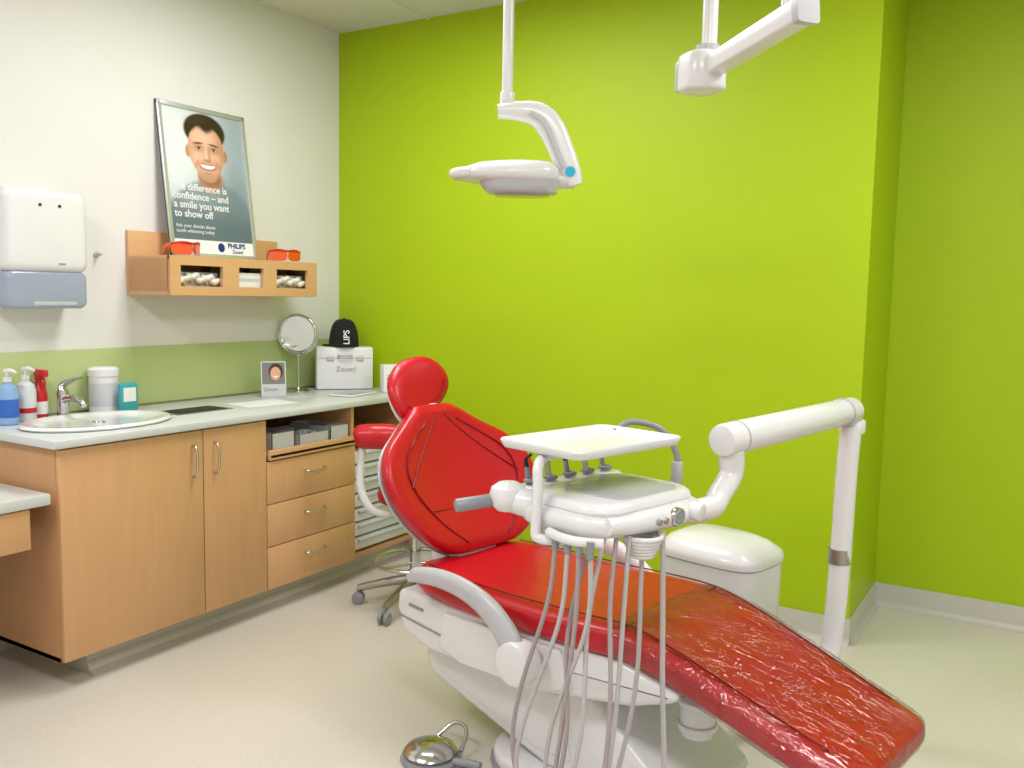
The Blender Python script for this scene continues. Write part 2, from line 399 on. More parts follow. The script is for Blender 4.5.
def portrait(x,z):
    c=[178,190,198]
    def mixc(k,rgb):
        for i in range(3): c[i]=c[i]*(1-k)+rgb[i]*k
    mixc(E(x,z,-.2,.55,.22,.3,.8),(224,229,232)); mixc(.7*E(x,z,.22,.55,.12,.25,.8),(150,164,175))
    mixc(E(x,z,.01,.10,.28,.27,.06),(134,149,161)); mixc(.6*E(x,z,.16,.2,.1,.2,.6),(104,120,134)); mixc(.4*E(x,z,-.12,.26,.05,.05,.8),(166,178,188))
    x=x/1.12-.004
    mixc(E(x,z,.004,.40,.062,.09,.1),(192,138,112)); mixc(.8*E(x,z,.015,.375,.055,.035,.6),(140,94,75))
    mixc(E(x,z,-.096,.50,.013,.028,.25),(196,138,112)); mixc(E(x,z,.097,.50,.013,.028,.25),(180,122,98))
    mixc(E(x,z,.0,.605,.106,.082,.08),(48,34,28)); mixc(.45*E(x,z,-.03,.655,.05,.018,.9,rot=.2),(92,70,58))
    f=face_m(x,z)
    top=1-sstep(.598,.632,z+1.2*x*x+.012*math.sin(x*70+1)+.1*max(0,x-.02))
    g=f*top
    mixc(g,(224,174,146))
    if g>0:
        mixc(g*.75*sstep(.02,.10,x),(182,126,100)); mixc(g*.4*sstep(-.05,-.10,x),(190,136,110))
        mixc(g*.7*E(x,z,-.02,.575,.055,.03,.9),(242,202,176)); mixc(g*.7*E(x,z,-.048,.475,.028,.024,.8),(242,194,168)); mixc(g*.6*E(x,z,.046,.477,.024,.021,.8),(232,180,152))
        mixc(g*.45*sstep(.44,.37,z),(150,108,92)); mixc(g*.3*E(x,z,0,.456,.05,.009,.8),(160,112,92))
        for sx in (-1,1):
            mixc(g*.55*E(x,z,sx*.039,.524,.023,.016,.8),(160,110,88))
            mixc(g*.85*E(x,z,sx*.041,.545,.024,.0042,.6,rot=-sx*.12),(66,46,38))
            mixc(g*.9*E(x,z,sx*.039,.521,.0125,.0048,.4),(216,204,198)); mixc(g*E(x,z,sx*.039,.522,.0062,.0056,.4),(50,38,34))
            mixc(g*.7*E(x,z,sx*.039,.527,.015,.0022,.6),(60,42,34))
            mixc(g*.4*E(x,z,sx*.056,.447,.005,.026,.9,rot=sx*.45),(160,106,84))
        mixc(g*.5*E(x,z,.013,.495,.006,.03,.9),(178,122,96)); mixc(g*.6*E(x,z,-.003,.49,.006,.028,.8),(246,208,184))
        mixc(g*.55*E(x,z,0,.467,.019,.006,.7),(150,94,74))
        mixc(g*.9*E(x,z,0,.440,.046,.021,.15)*(1-sstep(.447,.453,z-1.5*x*x)),(170,92,84))
        mixc(g*E(x,z,0,.444,.039,.0175,.2)*(1-sstep(.443,.448,z-1.5*x*x)),(250,247,243))
        mixc(g*.35*E(x,z,0,.405,.022,.004,.9),(130,86,70))
    k=1-sstep(.14,.30,z+.1*x); mixc(k*.8,(84,101,115))
    if z<.085: c[:]=[236,237,238]
    return c
NX,NZ=150,214; V=[];F=[];CC=[]
for j in range(NZ+1):
    for i in range(NX+1):
        x=L_+(R_-L_)*i/NX; z=.02+(HH-.04)*j/NZ; V.append((.001,x,z)); CC.append(srgb(*portrait(x,z)))
for j in range(NZ):
    for i in range(NX): a=j*(NX+1)+i; F.append([a,a+1,a+NX+2,a+NX+1])
M_print=mat('poster_print',(200,200,200),.3,coat=.3)
off=Vector(p.location); me=bpy.data.meshes.new('print'); me.from_pydata([tuple((T@Vector(v))-off) for v in V],[],F)
at=me.color_attributes.new('paint','FLOAT_COLOR','POINT')
for i,q in enumerate(CC): at.data[i].color=q
me.materials.append(M_print); o=bpy.data.objects.new('print',me); COL.objects.link(o); o.parent=p
nt=M_print.node_tree; an=nt.nodes.new('ShaderNodeVertexColor'); an.layer_name='paint'; nt.links.new(an.outputs[0],nt.nodes['Principled BSDF'].inputs['Base Color'])
M_navy=mat('print_navy',(24,50,120),.4)
for i,sx in enumerate(['The difference is','confidence \u2013 and','a smile you want','to show off']):
    text('slogan_%d'%i,sx,.047,M_paper,p,(.0025,-.215,.315-i*.042),bold=True)
for i,sx in enumerate(['Ask your dentist about','tooth whitening today']):
    text('subline_%d'%i,sx,.024,M_paper,p,(.0025,-.215,.14-i*.024))
text('logo_text','PHILIPS',.034,M_navy,p,(.0025,.075,.055),bold=True); text('logo_sub','Zoom!',.024,M_navy,p,(.0025,.10,.03))
poly('badge',[(.0025,.035+.02*math.cos(2*math.pi*k/24),.055+.022*math.sin(2*math.pi*k/24)) for k in range(24)],M_navy,p)
setT()

# ------------------------------------------------------------ paper towel dispenser
p=root('paper_towel_dispenser',(.08,-1.83,1.37))
def rplate(nm,x0,x1,y0,y1,z0,z1,r,m_,bev):
    global T
    old=T; T=Matrix(((0,0,1,0),(1,0,0,0),(0,1,0,0),(0,0,0,1)))
    o=slab(nm,(y0+y1)/2,(z0+z1)/2,y1-y0,z1-z0,x0,x1,r,m_,p,bev=bev); T=old; return o
rplate('wall_body',.001,.09,-2.0,-1.675,1.375,1.83,.03,M_enamel,.008)
rplate('cover',.06,.16,-2.01,-1.665,1.515,1.835,.035,M_enamel,.03)
rplate('level_window',.06,.15,-2.005,-1.67,1.372,1.52,.03,M_smoke,.015)
rplate('level_notch',.149,.152,-1.90,-1.72,1.385,1.40,.006,M_enamelg,.001)
for yy in (-1.87,-1.79): cyl('lock_%d'%(abs(int(yy*100))),(.159,yy,1.775),(.163,yy,1.775),.006,M_dark,p,n=12)
box('brand_mark',(.159,-1.80,1.545),(.161,-1.77,1.552),M_greyp,p,bev=0)
hk=root('wall_hook',(.01,-1.52,1.58)); cyl('hook_plate',(.001,-1.53,1.6),(.01,-1.53,1.6),.012,M_enamelg,hk,n=16); cyl('hook_pin',(.01,-1.53,1.6),(.04,-1.53,1.6),.006,M_enamelg,hk,n=12)

# ------------------------------------------------------------ countertop things
def bottle(nm,x,y,prof,m_,lab=None,labz=None,pump=None,trig=None):
    b_=root(nm,(x,y,CT)); lathe('body',(x,y,CT+.001),prof,m_,b_,n=24)
    if lab:
        r,z0,z1=labz; lathe('label',(x,y,CT),[(r-.001,z0),(r,z0),(r,z1),(r-.001,z1)],lab,b_,n=24)
    zt=CT+prof[-1][1]
    if pump:
        cyl('collar',(x,y,zt-.004),(x,y,zt+.014),.016,pump,b_,n=16); cyl('stem',(x,y,zt+.01),(x,y,zt+.035),.005,pump,b_,n=10)
        tube('nozzle',[(x-.012,y,zt+.036),(x+.015,y+.005,zt+.04),(x+.045,y+.01,zt+.034)],[.009,.009,.005],pump,b_,n=10)
    if trig:
        cyl('collar',(x,y,zt-.004),(x,y,zt+.012),.015,trig,b_,n=16)
        box('trigger_head',(x-.02,y-.012,zt+.01),(x+.055,y+.012,zt+.04),trig,b_,bev=.007)
        tube('trigger',[(x+.03,y,zt+.015),(x+.042,y,zt-.01),(x+.036,y,zt-.03)],.005,trig,b_,n=8)
P1=[(.034,0),(.038,.005),(.038,.12),(.032,.145),(.014,.16),(.012,.17)]
bottle('hand_sanitizer_bottle',.12,-2.0,P1,M_blueliq,M_blue,(.0386,.03,.1),pump=M_enamel)
bottle('soap_bottle',.08,-1.905,P1,M_clear,M_redlab,(.0386,.035,.055),pump=M_enamel)
bottle('spray_bottle',.045,-1.83,[(.030,0),(.032,.005),(.031,.09),(.025,.13),(.013,.15),(.012,.16)],M_redlab,M_paper,(.0326,.02,.07),trig=M_redlab)
b_=root('wipes_canister',(.075,-1.56,CT)); lathe('tub',(.075,-1.56,CT+.001),[(.056,0),(.060,.005),(.060,.155),(.064,.158),(.064,.185),(.05,.195),(.001,.196)],M_enamel,b_,n=32)
lathe('tub_label',(.075,-1.56,CT),[(.060,.03),(.0608,.03),(.0608,.13),(.060,.13)],M_papers,b_,n=32)
b_=root('wipes_packet',(.17,-1.52,CT)); box('packet',(.155,-1.555,CT+.001),(.18,-1.465,CT+.13),M_teal,b_,bev=.012); box('packet_label',(.1805,-1.54,CT+.05),(.1815,-1.48,CT+.11),M_paper,b_,bev=0)
setT((.2,-.70,CT),-35,-8)
b_=root('brochure_card',(.2,-.70,CT)); box('card',(-.003,-.062,.001),(.003,.062,.18),M_papers,b_,bev=.001)
M_skin=mat('print_skin',(214,160,132),.35); M_hairp=mat('print_hair',(60,40,32),.35); M_cbg=mat('card_bg',(120,118,116),.35)
box('card_photo',(.003,-.056,.065),(.0036,.056,.174),M_cbg,b_,bev=0)
poly('card_hair',[(.0040,.012+.036*math.cos(2*math.pi*k/20),.128+.042*math.sin(2*math.pi*k/20)) for k in range(20)],M_hairp,b_)
poly('card_face',[(.0044,.010+.026*math.cos(2*math.pi*k/20),.118+.034*math.sin(2*math.pi*k/20)) for k in range(20)],M_skin,b_)
poly('card_smile',[(.0048,.010+.012*math.cos(math.pi*k/8),.106-.008*math.sin(math.pi*k/8)) for k in range(9)],M_paper,b_)
text('card_text','Zoom',.028,M_cbg,b_,(.0036,-.05,.03))
setT((.2,-.70,CT),-35)
box('card_foot',(-.05,-.05,.0005),(.0,.05,.004),M_papers,b_,bev=0)
setT((.12,-.45,CT),-66)
b_=root('table_mirror',(.12,-.45,CT)); lathe('mirror_base',(0,0,.001),[(.06,0),(.06,.006),(.045,.012),(.01,.016),(.006,.03)],M_steel,b_)
cyl('mirror_stem',(0,0,.015),(0,0,.2),.006,M_steel,b_,n=12)
torus('mirror_rim',(0,0,.31),.098,.008,M_steel,b_,axis='X',n=40); cyl('mirror_face',(-.004,0,.31),(.004,0,.31),.096,M_mirror,b_,n=40)
torus('mirror_yoke',(0,0,.31),.109,.005,M_steel,b_,axis='X',n=24,a0=180,a1=360)
setT((.19,-.17,CT),-42)
b_=root('whitening_kit_box',(.19,-.17,CT)); box('kit_case',(-.06,-.155,.001),(.06,.155,.235),M_enamel,b_,bev=.012)
box('kit_seam',(.0602,-.145,.172),(.0606,.145,.175),M_greyp,b_,bev=0)
box('kit_latch_a',(.06,-.10,.16),(.068,-.06,.185),M_enamelg,b_,bev=.003); box('kit_latch_b',(.06,.06,.16),(.068,.10,.185),M_enamelg,b_,bev=.003)
tube('kit_handle',[(.06,-.035,.19),(.085,-.03,.19),(.085,.03,.19),(.06,.035,.19)],.006,M_enamelg,b_,n=8)
text('kit_text','Zoom!',.04,M_greyp,b_,(.0615,-.05,.10)); 
b2=root('baseball_cap',(.19,-.17,CT+.236)); 
R=[]
for k in range(9):
    t=k/8*math.pi/2; R.append([(-.0+.082*math.cos(t)**.6*math.cos(a)*1.05,.082*math.cos(t)**.6*math.sin(a),.237+.15*math.sin(t)) for a in [2*math.pi*j/24 for j in range(24)]])
R[-1]=[(.001*math.cos(2*math.pi*j/24),.001*math.sin(2*math.pi*j/24),.387) for j in range(24)]
loft('crown',R,M_cloth,b2)
loft('brim',[[(.05*math.cos(a)-.02, -.06-.055*abs(math.sin(a))**.8 if math.sin(a)<0 else -.03,z) for a in [2*math.pi*j/24 for j in range(24)]] for z in (.238,.244)],M_cloth,b2)
lathe('button',(0,0,.384),[(.008,0),(.008,.005),(.001,.008)],M_cloth,b2,n=12)
text('cap_text','LIPS',.046,M_paper,b2,(.088,.02,.25),bold=True,vert=True)
setT((.42,-.36,CT),10)
b_=root('tablet',(.42,-.36,CT)); slab('tablet_body',0,0,.16,.24,.001,.01,.012,M_enamel,b_,bev=.003); slab('tablet_screen',0,0,.135,.19,.0101,.0106,.004,M_screen,b_,bev=.0002)
setT((.5,-.13,CT),-30)
b_=root('sign_card',(.5,-.13,CT)); box('sign',(-.03,-.06,.001),(.03,.06,.15),M_paper,b_,bev=.004); text('sign_text','Zoom',.034,M_navy,b_,(.031,-.045,.07))
setT((.36,-.93,CT),-8)
b_=root('paper_sheet',(.36,-.93,CT)); box('sheet',(-.1,-.14,.0008),(.1,.14,.002),M_paper,b_,bev=0)
setT((.3,-.62,CT),5); box('sheet_b',(-.05,-.1,.0008),(.05,.06,.004),M_papers,b_,bev=0)
setT()

# ------------------------------------------------------------ dental chair
OC=Vector((1.882,-1.368,0)); AC=-11.5
setT(OC,AC)
ch=root('dental_chair',OC)
def interp(tab,u):
    for i in range(len(tab)-1):
        if u<=tab[i+1][0]:
            a,b_=tab[i],tab[i+1]; t=(u-a[0])/(b_[0]-a[0]); t=max(0,t)
            return [a[k]*(1-t)+b_[k]*t for k in range(1,len(a))]
    return list(tab[-1][1:])
def cushion(nm,tab,m_,grow=0.,n=40,u0=None,u1=None,e=4.0,rip=0.):
    us=[r[0] for r in tab]; u0=us[0] if u0 is None else u0; u1=us[-1] if u1 is None else u1
    P=crom([(r[0],r[1],0) for r in tab],6); Wd=crom([(r[0],r[2],r[3]) for r in tab],6)
    R=[]
    for pz,wd in zip(P,Wd):
        if pz.x<u0-1e-6 or pz.x>u1+1e-6: continue
        hw=wd.y+grow; th=wd.z+2*grow; ring=[]
        for k in range(n):
            a_,c_=sell(2*math.pi*k/n,e)
            y=a_*hw; z=pz.y-th/2+grow+c_*th/2
            if c_>0: z-=.012*(1-min(1,(y/hw)**2))*c_
            if rip: y+=rip*math.sin(pz.x*37+k)*.5; z+=rip*math.sin(pz.x*29+k*1.7)
            ring.append((pz.x,y,z))
        R.append(ring)
    return loft(nm,R,m_,ch,sub=1,ang=80)
seat=[(-.10,.545,.12,.05),(-.07,.56,.20,.08),(0,.57,.265,.10),(.2,.568,.29,.11),(.45,.572,.292,.11),(.68,.582,.288,.11),(.82,.582,.275,.11),(.95,.553,.268,.105),(1.1,.505,.260,.10),(1.25,.455,.250,.10),(1.38,.412,.238,.10),(1.43,.396,.220,.085),(1.452,.382,.185,.05)]
cushion('seat_and_legrest_cushion',seat,M_red)
cushion('clear_toe_cover',seat,M_film,grow=.007,u0=.74,rip=.003)
for sgn in (-1,1):
    tube('seam_%d'%sgn,[(u,sgn*(interp(seat,u)[1]-.045),interp(seat,u)[0]-.003) for u in (.0,.2,.45,.68,.82,.95,1.1,1.25,1.36)],.0025,M_redpad,ch,n=6)
tube('knee_seam',[(.80,v,.584-.006-.012*(1-(v/.272)**2)) for v in (-.24,-.12,0,.12,.24)],.003,M_redpad,ch,n=6)
# backrest
es=Vector((-.40,0,.9165)); en=Vector((.9165,0,.40)); B0=Vector((-.03,.068,.56))
bt=[(0,.13),(.02,.19),(.08,.275),(.17,.335),(.26,.352),(.33,.338),(.40,.285),(.46,.20),(.51,.13),(.545,.085)]
def bw(s_): return interp(bt,s_)[0]
def backpt(s_,v,off=0): return B0+es*s_+Vector((0,v-.065*s_/.5,0))+en*(off+.55*v*v-.10*math.sin(math.pi*min(1,s_/.6))*.3)
def backshell(nm,off,th,grow,m_,n=44,e=3.4):
    W_=crom([(a,b_,0) for a,b_ in bt],5); R=[]
    for q in W_:
        ends=max(.05,min(1,(q.x+.012)/.05,(.56-q.x)/.05)); t=th*max(.3,ends**.5)
        R.append([backpt(q.x,sell(2*math.pi*k/n,e)[0]*(q.y+grow),off+sell(2*math.pi*k/n,e)[1]*t/2) for k in range(n)])
    return loft(nm,R,m_,ch,sub=1,ang=80)
backshell('backrest_cushion',0,.085,0,M_red)
backshell('backrest_shell',-.052,.03,-.02,M_enamelg)
for sgn in (-1,1):
    tube('back_seam_%d'%sgn,[backpt(s_,sgn*k*bw(s_),.042) for s_,k in ((.03,.5),(.12,.62),(.24,.72),(.34,.72),(.42,.6),(.48,.4))],.0028,M_redpad,ch,n=6)
    tube('back_wing_seam_%d'%sgn,[backpt(s_,v*sgn,.043) for s_,v in ((.50,.02),(.42,.09),(.32,.19),(.25,.26))],.0024,M_redpad,ch,n=6)
tube('lumbar_seam',[backpt(.16,v,.042) for v in (-.2,-.1,0,.1,.2)],.0024,M_redpad,ch,n=6)
# headrest
hc=Vector((-.325,-.012,1.112)); hs=Vector((-.30,0,.954)); hn=Vector((.954,0,.30)); hy=Vector((0,1,0))
q_=rad(-26); hs,hy=hs*math.cos(q_)+hy*math.sin(q_),hy*math.cos(q_)-hs*math.sin(q_)
def egg(nm,off,th,a,b_,m_,dn=0):
    R=[]
    for i in range(15):
        t=-1+2*i/14; w_=a*max(.02,(1-abs(t)**2.4))**.5*(1-.10*t); tt=th*max(.05,(1-abs(t)**3))**.5
        R.append([hc-hs*dn+hs*(t*b_)+hy*(w_*sell(2*math.pi*k/32,2.6)[0])+hn*(off+tt*.5*sell(2*math.pi*k/32,2.6)[1]+1.2*(w_*sell(2*math.pi*k/32,2.6)[0])**2) for k in range(32)])
    loft(nm,R,m_,ch,sub=1,ang=80)
egg('headrest_cushion',0,.075,.145,.113,M_red); egg('headrest_back',-.035,.045,.128,.105,M_enamel,dn=.022)
tube('headrest_bar',[hc-hs*.06-hn*.05,hc-hs*.13-hn*.045,backpt(.53,0,-.02),backpt(.38,0,-.06)],[.02,.026,.028,.02],M_enamel,ch,flat=(1.7,.6))
tube('headrest_piping',[hc+hs*(.09*math.sin(a))+hy*(.115*math.cos(a))+hn*(.036+.016*math.cos(a)**2) for a in [math.pi*(1.1+.8*k/6) for k in range(7)]],.002,M_redpad,ch,n=6)
prism('back_link',[(-.16,.44),(-.06,.40),(.08,.42),(.06,.50),(-.08,.60),(-.16,.75),(-.19,.75)],-.07,.13,M_enamel,ch,bev=.015)
tube('back_side_link',[(.16,.31,.42),(.07,.345,.52),(-.04,.35,.64),(-.12,.31,.74)],.028,M_enamelg,ch,n=14,flat=(.6,1.2))
# armrests
for sgn in (-1,1):
    v=sgn*.352
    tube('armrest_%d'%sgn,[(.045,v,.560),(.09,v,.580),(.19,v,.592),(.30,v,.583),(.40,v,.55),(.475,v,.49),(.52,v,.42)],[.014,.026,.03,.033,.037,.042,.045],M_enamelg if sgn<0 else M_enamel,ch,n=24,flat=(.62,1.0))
    cyl('arm_pivot_%d'%sgn,(.52,v-.034,.425),(.52,v+.034,.425),.064,M_enamel,ch,bev=.012)
    cyl('arm_axle_%d'%sgn,(.52,sgn*.25,.425),(.52,v,.425),.035,M_enamelg,ch)
# upper frame + skirt
prism('seat_frame',[(-.10,.475),(-.11,.41),(-.07,.335),(.05,.30),(.5,.305),(.85,.375),(.98,.425),(1.0,.45),(.82,.49),(.6,.48)],-.275,.275,M_enamel,ch,bev=.02)
prism('frame_side_panel',[(.14,.455),(.12,.34),(.22,.312),(.5,.32),(.66,.36),(.62,.47)],-.292,-.26,M_enamel,ch,bev=.008)
prism('frame_groove',[(-.09,.392),(-.09,.386),(.13,.366),(.13,.372)],-.278,-.27,M_greyp,ch,bev=0)
prism('name_plate',[(-.04,.44),(-.04,.43),(.03,.426),(.03,.436)],-.278,-.27,M_greyp,ch,bev=0)
prism('legrest_frame',[(.8,.43),(.98,.40),(1.3,.30),(1.32,.32),(1.0,.45),(.84,.48)],-.16,.16,M_enamel,ch,bev=.012)
prism('lift_arm',[(-.02,.32),(-.05,.25),(-.02,.18),(.50,.045),(.95,.045),(.97,.10),(.66,.32)],-.2,.2,M_enamel,ch,bev=.025)
prism('lift_arm_panel',[(.04,.29),(.02,.215),(.46,.10),(.60,.10),(.56,.29)],-.206,-.19,M_enamel,ch,bev=.004)
slab('base_plate',.75,0,1.0,.52,0.001,.05,.16,M_enamel,ch,bev=.015)
slab('base_rubber',.75,0,1.02,.54,0.0005,.012,.17,M_greyp,ch,bev=.003)
for i,(r_,z0,z1) in enumerate(((.045,.255,.275),(.056,.275,.292),(.05,.292,.345),(.058,.345,.36))): cyl('swivel_%d'%i,(.93,-.06,z0),(.93,-.06,z1),r_,M_enamel,ch,bev=.004)
tube('swivel_link',[(.93,-.06,.34),(.86,-.03,.36),(.75,.0,.36)],.025,M_enamelg,ch)

# foot control
setT()
ft=root('foot_control',(1.965,-1.745,0))
lathe('disc_base',(1.965,-1.745,.001),[(.09,0),(.095,.008),(.09,.018),(.06,.022),(.001,.023)],M_greyp,ft)
lathe('disc_dome',(1.965,-1.745,.024),[(.082,0),(.085,.006),(.075,.018),(.045,.028),(.001,.031)],M_steel,ft)
tube('control_tubing',[(2.05,-1.74,.015),(2.10,-1.73,.02),(2.14,-1.725,.02)],.012,M_greyp,ft)
tube('control_loop',[(1.93,-1.67,.03),(1.97,-1.62,.07),(2.03,-1.64,.07),(2.05,-1.70,.03)],.007,M_steel,ft,n=8)

# ------------------------------------------------------------ delivery system (arm + unit)
dl=root('dental_delivery_unit',(2.6,-1.86,0))
A0=Vector((2.80,-1.565,1.075)); A1=Vector((3.006,-.848,1.105)); ax=(A1-A0).normalized()
cyl('flex_arm',A0,A1,.046,M_enamel,dl,r2=.043,bev=.012,n=40)
for i,t in enumerate((.10,.9)): 
    q=A0.lerp(A1,t); cyl('arm_collar_%d'%i,q-ax*.003,q+ax*.003,.0475,M_enamelg,dl,n=40)
cyl('arm_knuckle',A1-Vector((0,0,.075)),A1-Vector((0,0,.03)),.041,M_enamel,dl,bev=.006)
tube('support_post',[A1+Vector((0,-.02,-.05)),(3.0,-.87,.9),(2.995,-.87,.6),(2.985,-.87,.36),(2.97,-.90,.26),(2.90,-.98,.20),(2.75,-1.14,.17)],.034,M_enamel,dl,n=20)
tube('support_foot',[(2.985,-.87,.34),(2.98,-.872,.2),(2.97,-.875,.001)],[.033,.033,.04],M_enamel,dl,n=16)
q=Vector((2.992,-.87,.62)); cyl('post_clamp',q+Vector((0,0,-.025)),q+Vector((0,0,.025)),.037,M_brush,dl,n=24)
tube('drop_elbow',[A0+ax*.05+Vector((0,0,-.03)),A0+ax*.055+Vector((0,0,-.10)),(2.80,-1.56,.925),(2.795,-1.60,.90),(2.76,-1.66,.893),(2.70,-1.70,.893)],[.038,.033,.032,.032,.032,.03],M_enamel,dl,n=20)
setT((2.595,-1.859,.947),-15)
slab('head_lower',.015,-.005,.31,.42,-.055,.005,.09,M_enamel,dl,bev=.025)
slab('head_upper',.02,.0,.29,.40,-.012,.028,.08,M_enamel,dl,bev=.02)
slab('touch_pad',.04,.02,.20,.26,.0275,.030,.05,M_enamelg,dl,bev=.001)
tube('front_bumper',[(.150,-.17,-.022),(.167,-.05,-.024),(.170,.08,-.024),(.146,.17,-.022)],[.022,.028,.030,.026],M_enamel,dl,n=16)
cyl('gauge',(.190,.04,-.02),(.208,.04,-.022),.024,M_steel,dl,n=24,bev=.003); cyl('gauge_face',(.207,.04,-.022),(.210,.04,-.022),.017,M_greyp,dl,n=24)
cyl('control_knob',(.185,.115,-.015),(.218,.12,-.02),.024,M_enamel,dl,n=24,bev=.004)
for i,(yy,m_) in enumerate(((-.03,M_greyp),(-.005,M_brush))): cyl('port_%d'%i,(.190,yy,-.022),(.204,yy,-.024),.008,m_,dl,n=12)
lathe('side_joint',(-.15,-.20,-.035),[(.001,0),(.03,.004),(.045,.02),(.05,.04),(.044,.062),(.025,.075),(.001,.078)],M_enamel,dl,n=28)
tube('joint_link',[(-.15,-.2,0),(-.09,-.18,-.008),(-.02,-.15,-.01)],[.035,.036,.034],M_enamel,dl)
cyl('grip_handle',(-.17,-.235,-.005),(-.205,-.33,-.012),.017,M_greyp,dl,n=20,bev=.006)
tube('hose_rail',[(.02,-.225,-.05),(.07,-.235,-.052),(.12,-.23,-.052),(.17,-.20,-.052)],.012,M_enamel,dl)
hx=[.045,.085,.12,.155]
for i,x in enumerate(hx): 
    cyl('hose_socket_%d'%i,(x,-.228,-.085),(x,-.228,-.045),.009,M_greyp,dl,n=12)
# hoses: each leaves its socket, hangs in a loop by the chair side and returns under the head
hoses=[
 [(.045,-.228,-.08),(.03,-.235,-.22),(-.04,-.25,-.45),(-.055,-.26,-.60),(.0,-.27,-.71),(.08,-.27,-.70),(.115,-.25,-.52),(.085,-.22,-.28),(.10,-.16,-.05)],
 [(.085,-.228,-.08),(.075,-.24,-.25),(.00,-.27,-.5),(-.02,-.28,-.64),(.04,-.29,-.76),(.12,-.28,-.70),(.16,-.25,-.50),(.13,-.2,-.25),(.13,-.15,-.05)],
 [(.12,-.228,-.08),(.12,-.235,-.25),(.10,-.25,-.5),(.09,-.26,-.66),(.14,-.27,-.76),(.215,-.25,-.64),(.22,-.22,-.43),(.17,-.17,-.2),(.15,-.13,-.05)],
 [(.155,-.225,-.08),(.15,-.23,-.25),(.07,-.25,-.5),(.05,-.25,-.68),(.10,-.25,-.80),(.18,-.22,-.76),(.20,-.18,-.5),(.18,-.13,-.2),(.165,-.10,-.05)]]
for i,h_ in enumerate(hoses): tube('hose_%d'%i,h_,.0058,M_lgrey if i%2 else M_hoser,dl,n=10)
for i in range(6): torus('coil_%d'%i,(.165,-.05,-.060-i*.009),.046-.004*i,.0065,M_enamel,dl,n=28)
tube('umbilical',[(.165,-.05,-.09),(.165,-.05,-.18),(.17,-.06,-.40),(.15,-.08,-.60),(.10,-.10,-.80),(.04,-.06,-.92),(.10,.10,-.93)],.006,M_lgrey,dl,n=10)
tube('umbilical_b',[(.195,-.01,-.05),(.205,-.015,-.2),(.225,-.03,-.42),(.255,-.05,-.65),(.26,-.06,-.84),(.2,.0,-.93)],.0068,M_lgrey,dl,n=10)
# rear instrument block
slab('instrument_block',-.165,.05,.08,.40,-.035,.018,.035,M_enamel,dl,bev=.015)
for i in range(5):
    y=-.10+i*.075
    torus('holder_ring_%d'%i,(-.17,y,.028),.014,.006,M_greyp,dl,n=16,k=8)
    top=(-.19,y+.004,.075 if i%2 else .06)
    cyl('handpiece_%d'%i,(-.165,y,-.03),top,.009,M_brush if i%2 else M_greyp,dl,n=14,r2=.007)
    tube('handpiece_neck_%d'%i,[top,(-.195,y+.005,top[2]+.02),(-.18,y+.01,top[2]+.035)],[.007,.005,.004],M_steel if i%2 else M_black,dl,n=8,res=4)
tube('suction_tube',[(-.14,.20,.135),(-.12,.25,.16),(-.06,.31,.14),(-.025,.34,.07),(-.02,.335,.0),(-.05,.30,-.08)],.009,M_greyp,dl)
cyl('suction_grip',(-.02,.338,-.03),(-.022,.34,.05),.017,M_enamelg,dl,n=18,bev=.003)
tube('suction_bracket',[(-.02,.335,-.02),(-.06,.26,-.02),(-.12,.2,-.02)],.014,M_enamel,dl)
def tray(nm,cx,cy,w_,d_,z,par):
    r=.028; P=[]
    for (sx,sy,a0) in ((1,1,0),(-1,1,90),(-1,-1,180),(1,-1,270)):
        for k in range(6):
            a=rad(a0+18*k); P.append((sx*(w_/2-r)+r*math.cos(a),sy*(d_/2-r)+r*math.sin(a)))
    prof=[(.02,-.010),(.004,-.006),(0,.002),(-.004,.012),(-.002,.016),(.003,.014),(.010,.001),(.022,-.003)]
    R=[[(cx+x*(w_/2-i)/(w_/2),cy+y*(d_/2-i)/(d_/2),z+zz) for x,y in P] for i,zz in prof]
    loft(nm,R,M_enamel,par,ang=50)
tray('tray',-.048,.0,.28,.41,.134,dl)
slab('tray_support',-.048,.0,.16,.26,.111,.125,.04,M_enamelg,dl,bev=.004)
tube('tray_post',[(-.055,-.04,.118),(-.055,-.16,.116),(-.03,-.215,.101),(-.02,-.225,.05),(-.02,-.23,-.04),(-.01,-.23,-.07),(.04,-.20,-.07),(.09,-.14,-.055)],.013,M_enamel,dl,n=14)
setT()

# ------------------------------------------------------------ side service box
sv=root('dental_service_console',(2.54,-.70,0)); setT((2.535,-.70,-.035),AC)
def crossbox(tab,nm,m_,n=40,e=4):
    loft(nm,[[(x*sell(2*math.pi*k/n,e)[0]+ox,y*sell(2*math.pi*k/n,e)[1],z) for k in range(n)] for z,x,y,ox in tab],m_,sv,ang=50)
crossbox([(0.036,.13,.11,0),(.06,.14,.12,0),(.25,.15,.13,0),(.30,.2,.16,0),(.50,.204,.16,0),(.535,.204,.16,0)],'console_body',M_enamel)
crossbox([(.54,.209,.165,0),(.555,.211,.167,0),(.575,.204,.162,0),(.605,.168,.13,-.01),(.62,.12,.10,-.02),(.625,.02,.02,-.02)],'console_lid',M_enamel)
crossbox([(.533,.199,.155,0),(.542,.199,.155,0)],'lid_gap',M_greyp)
setT()

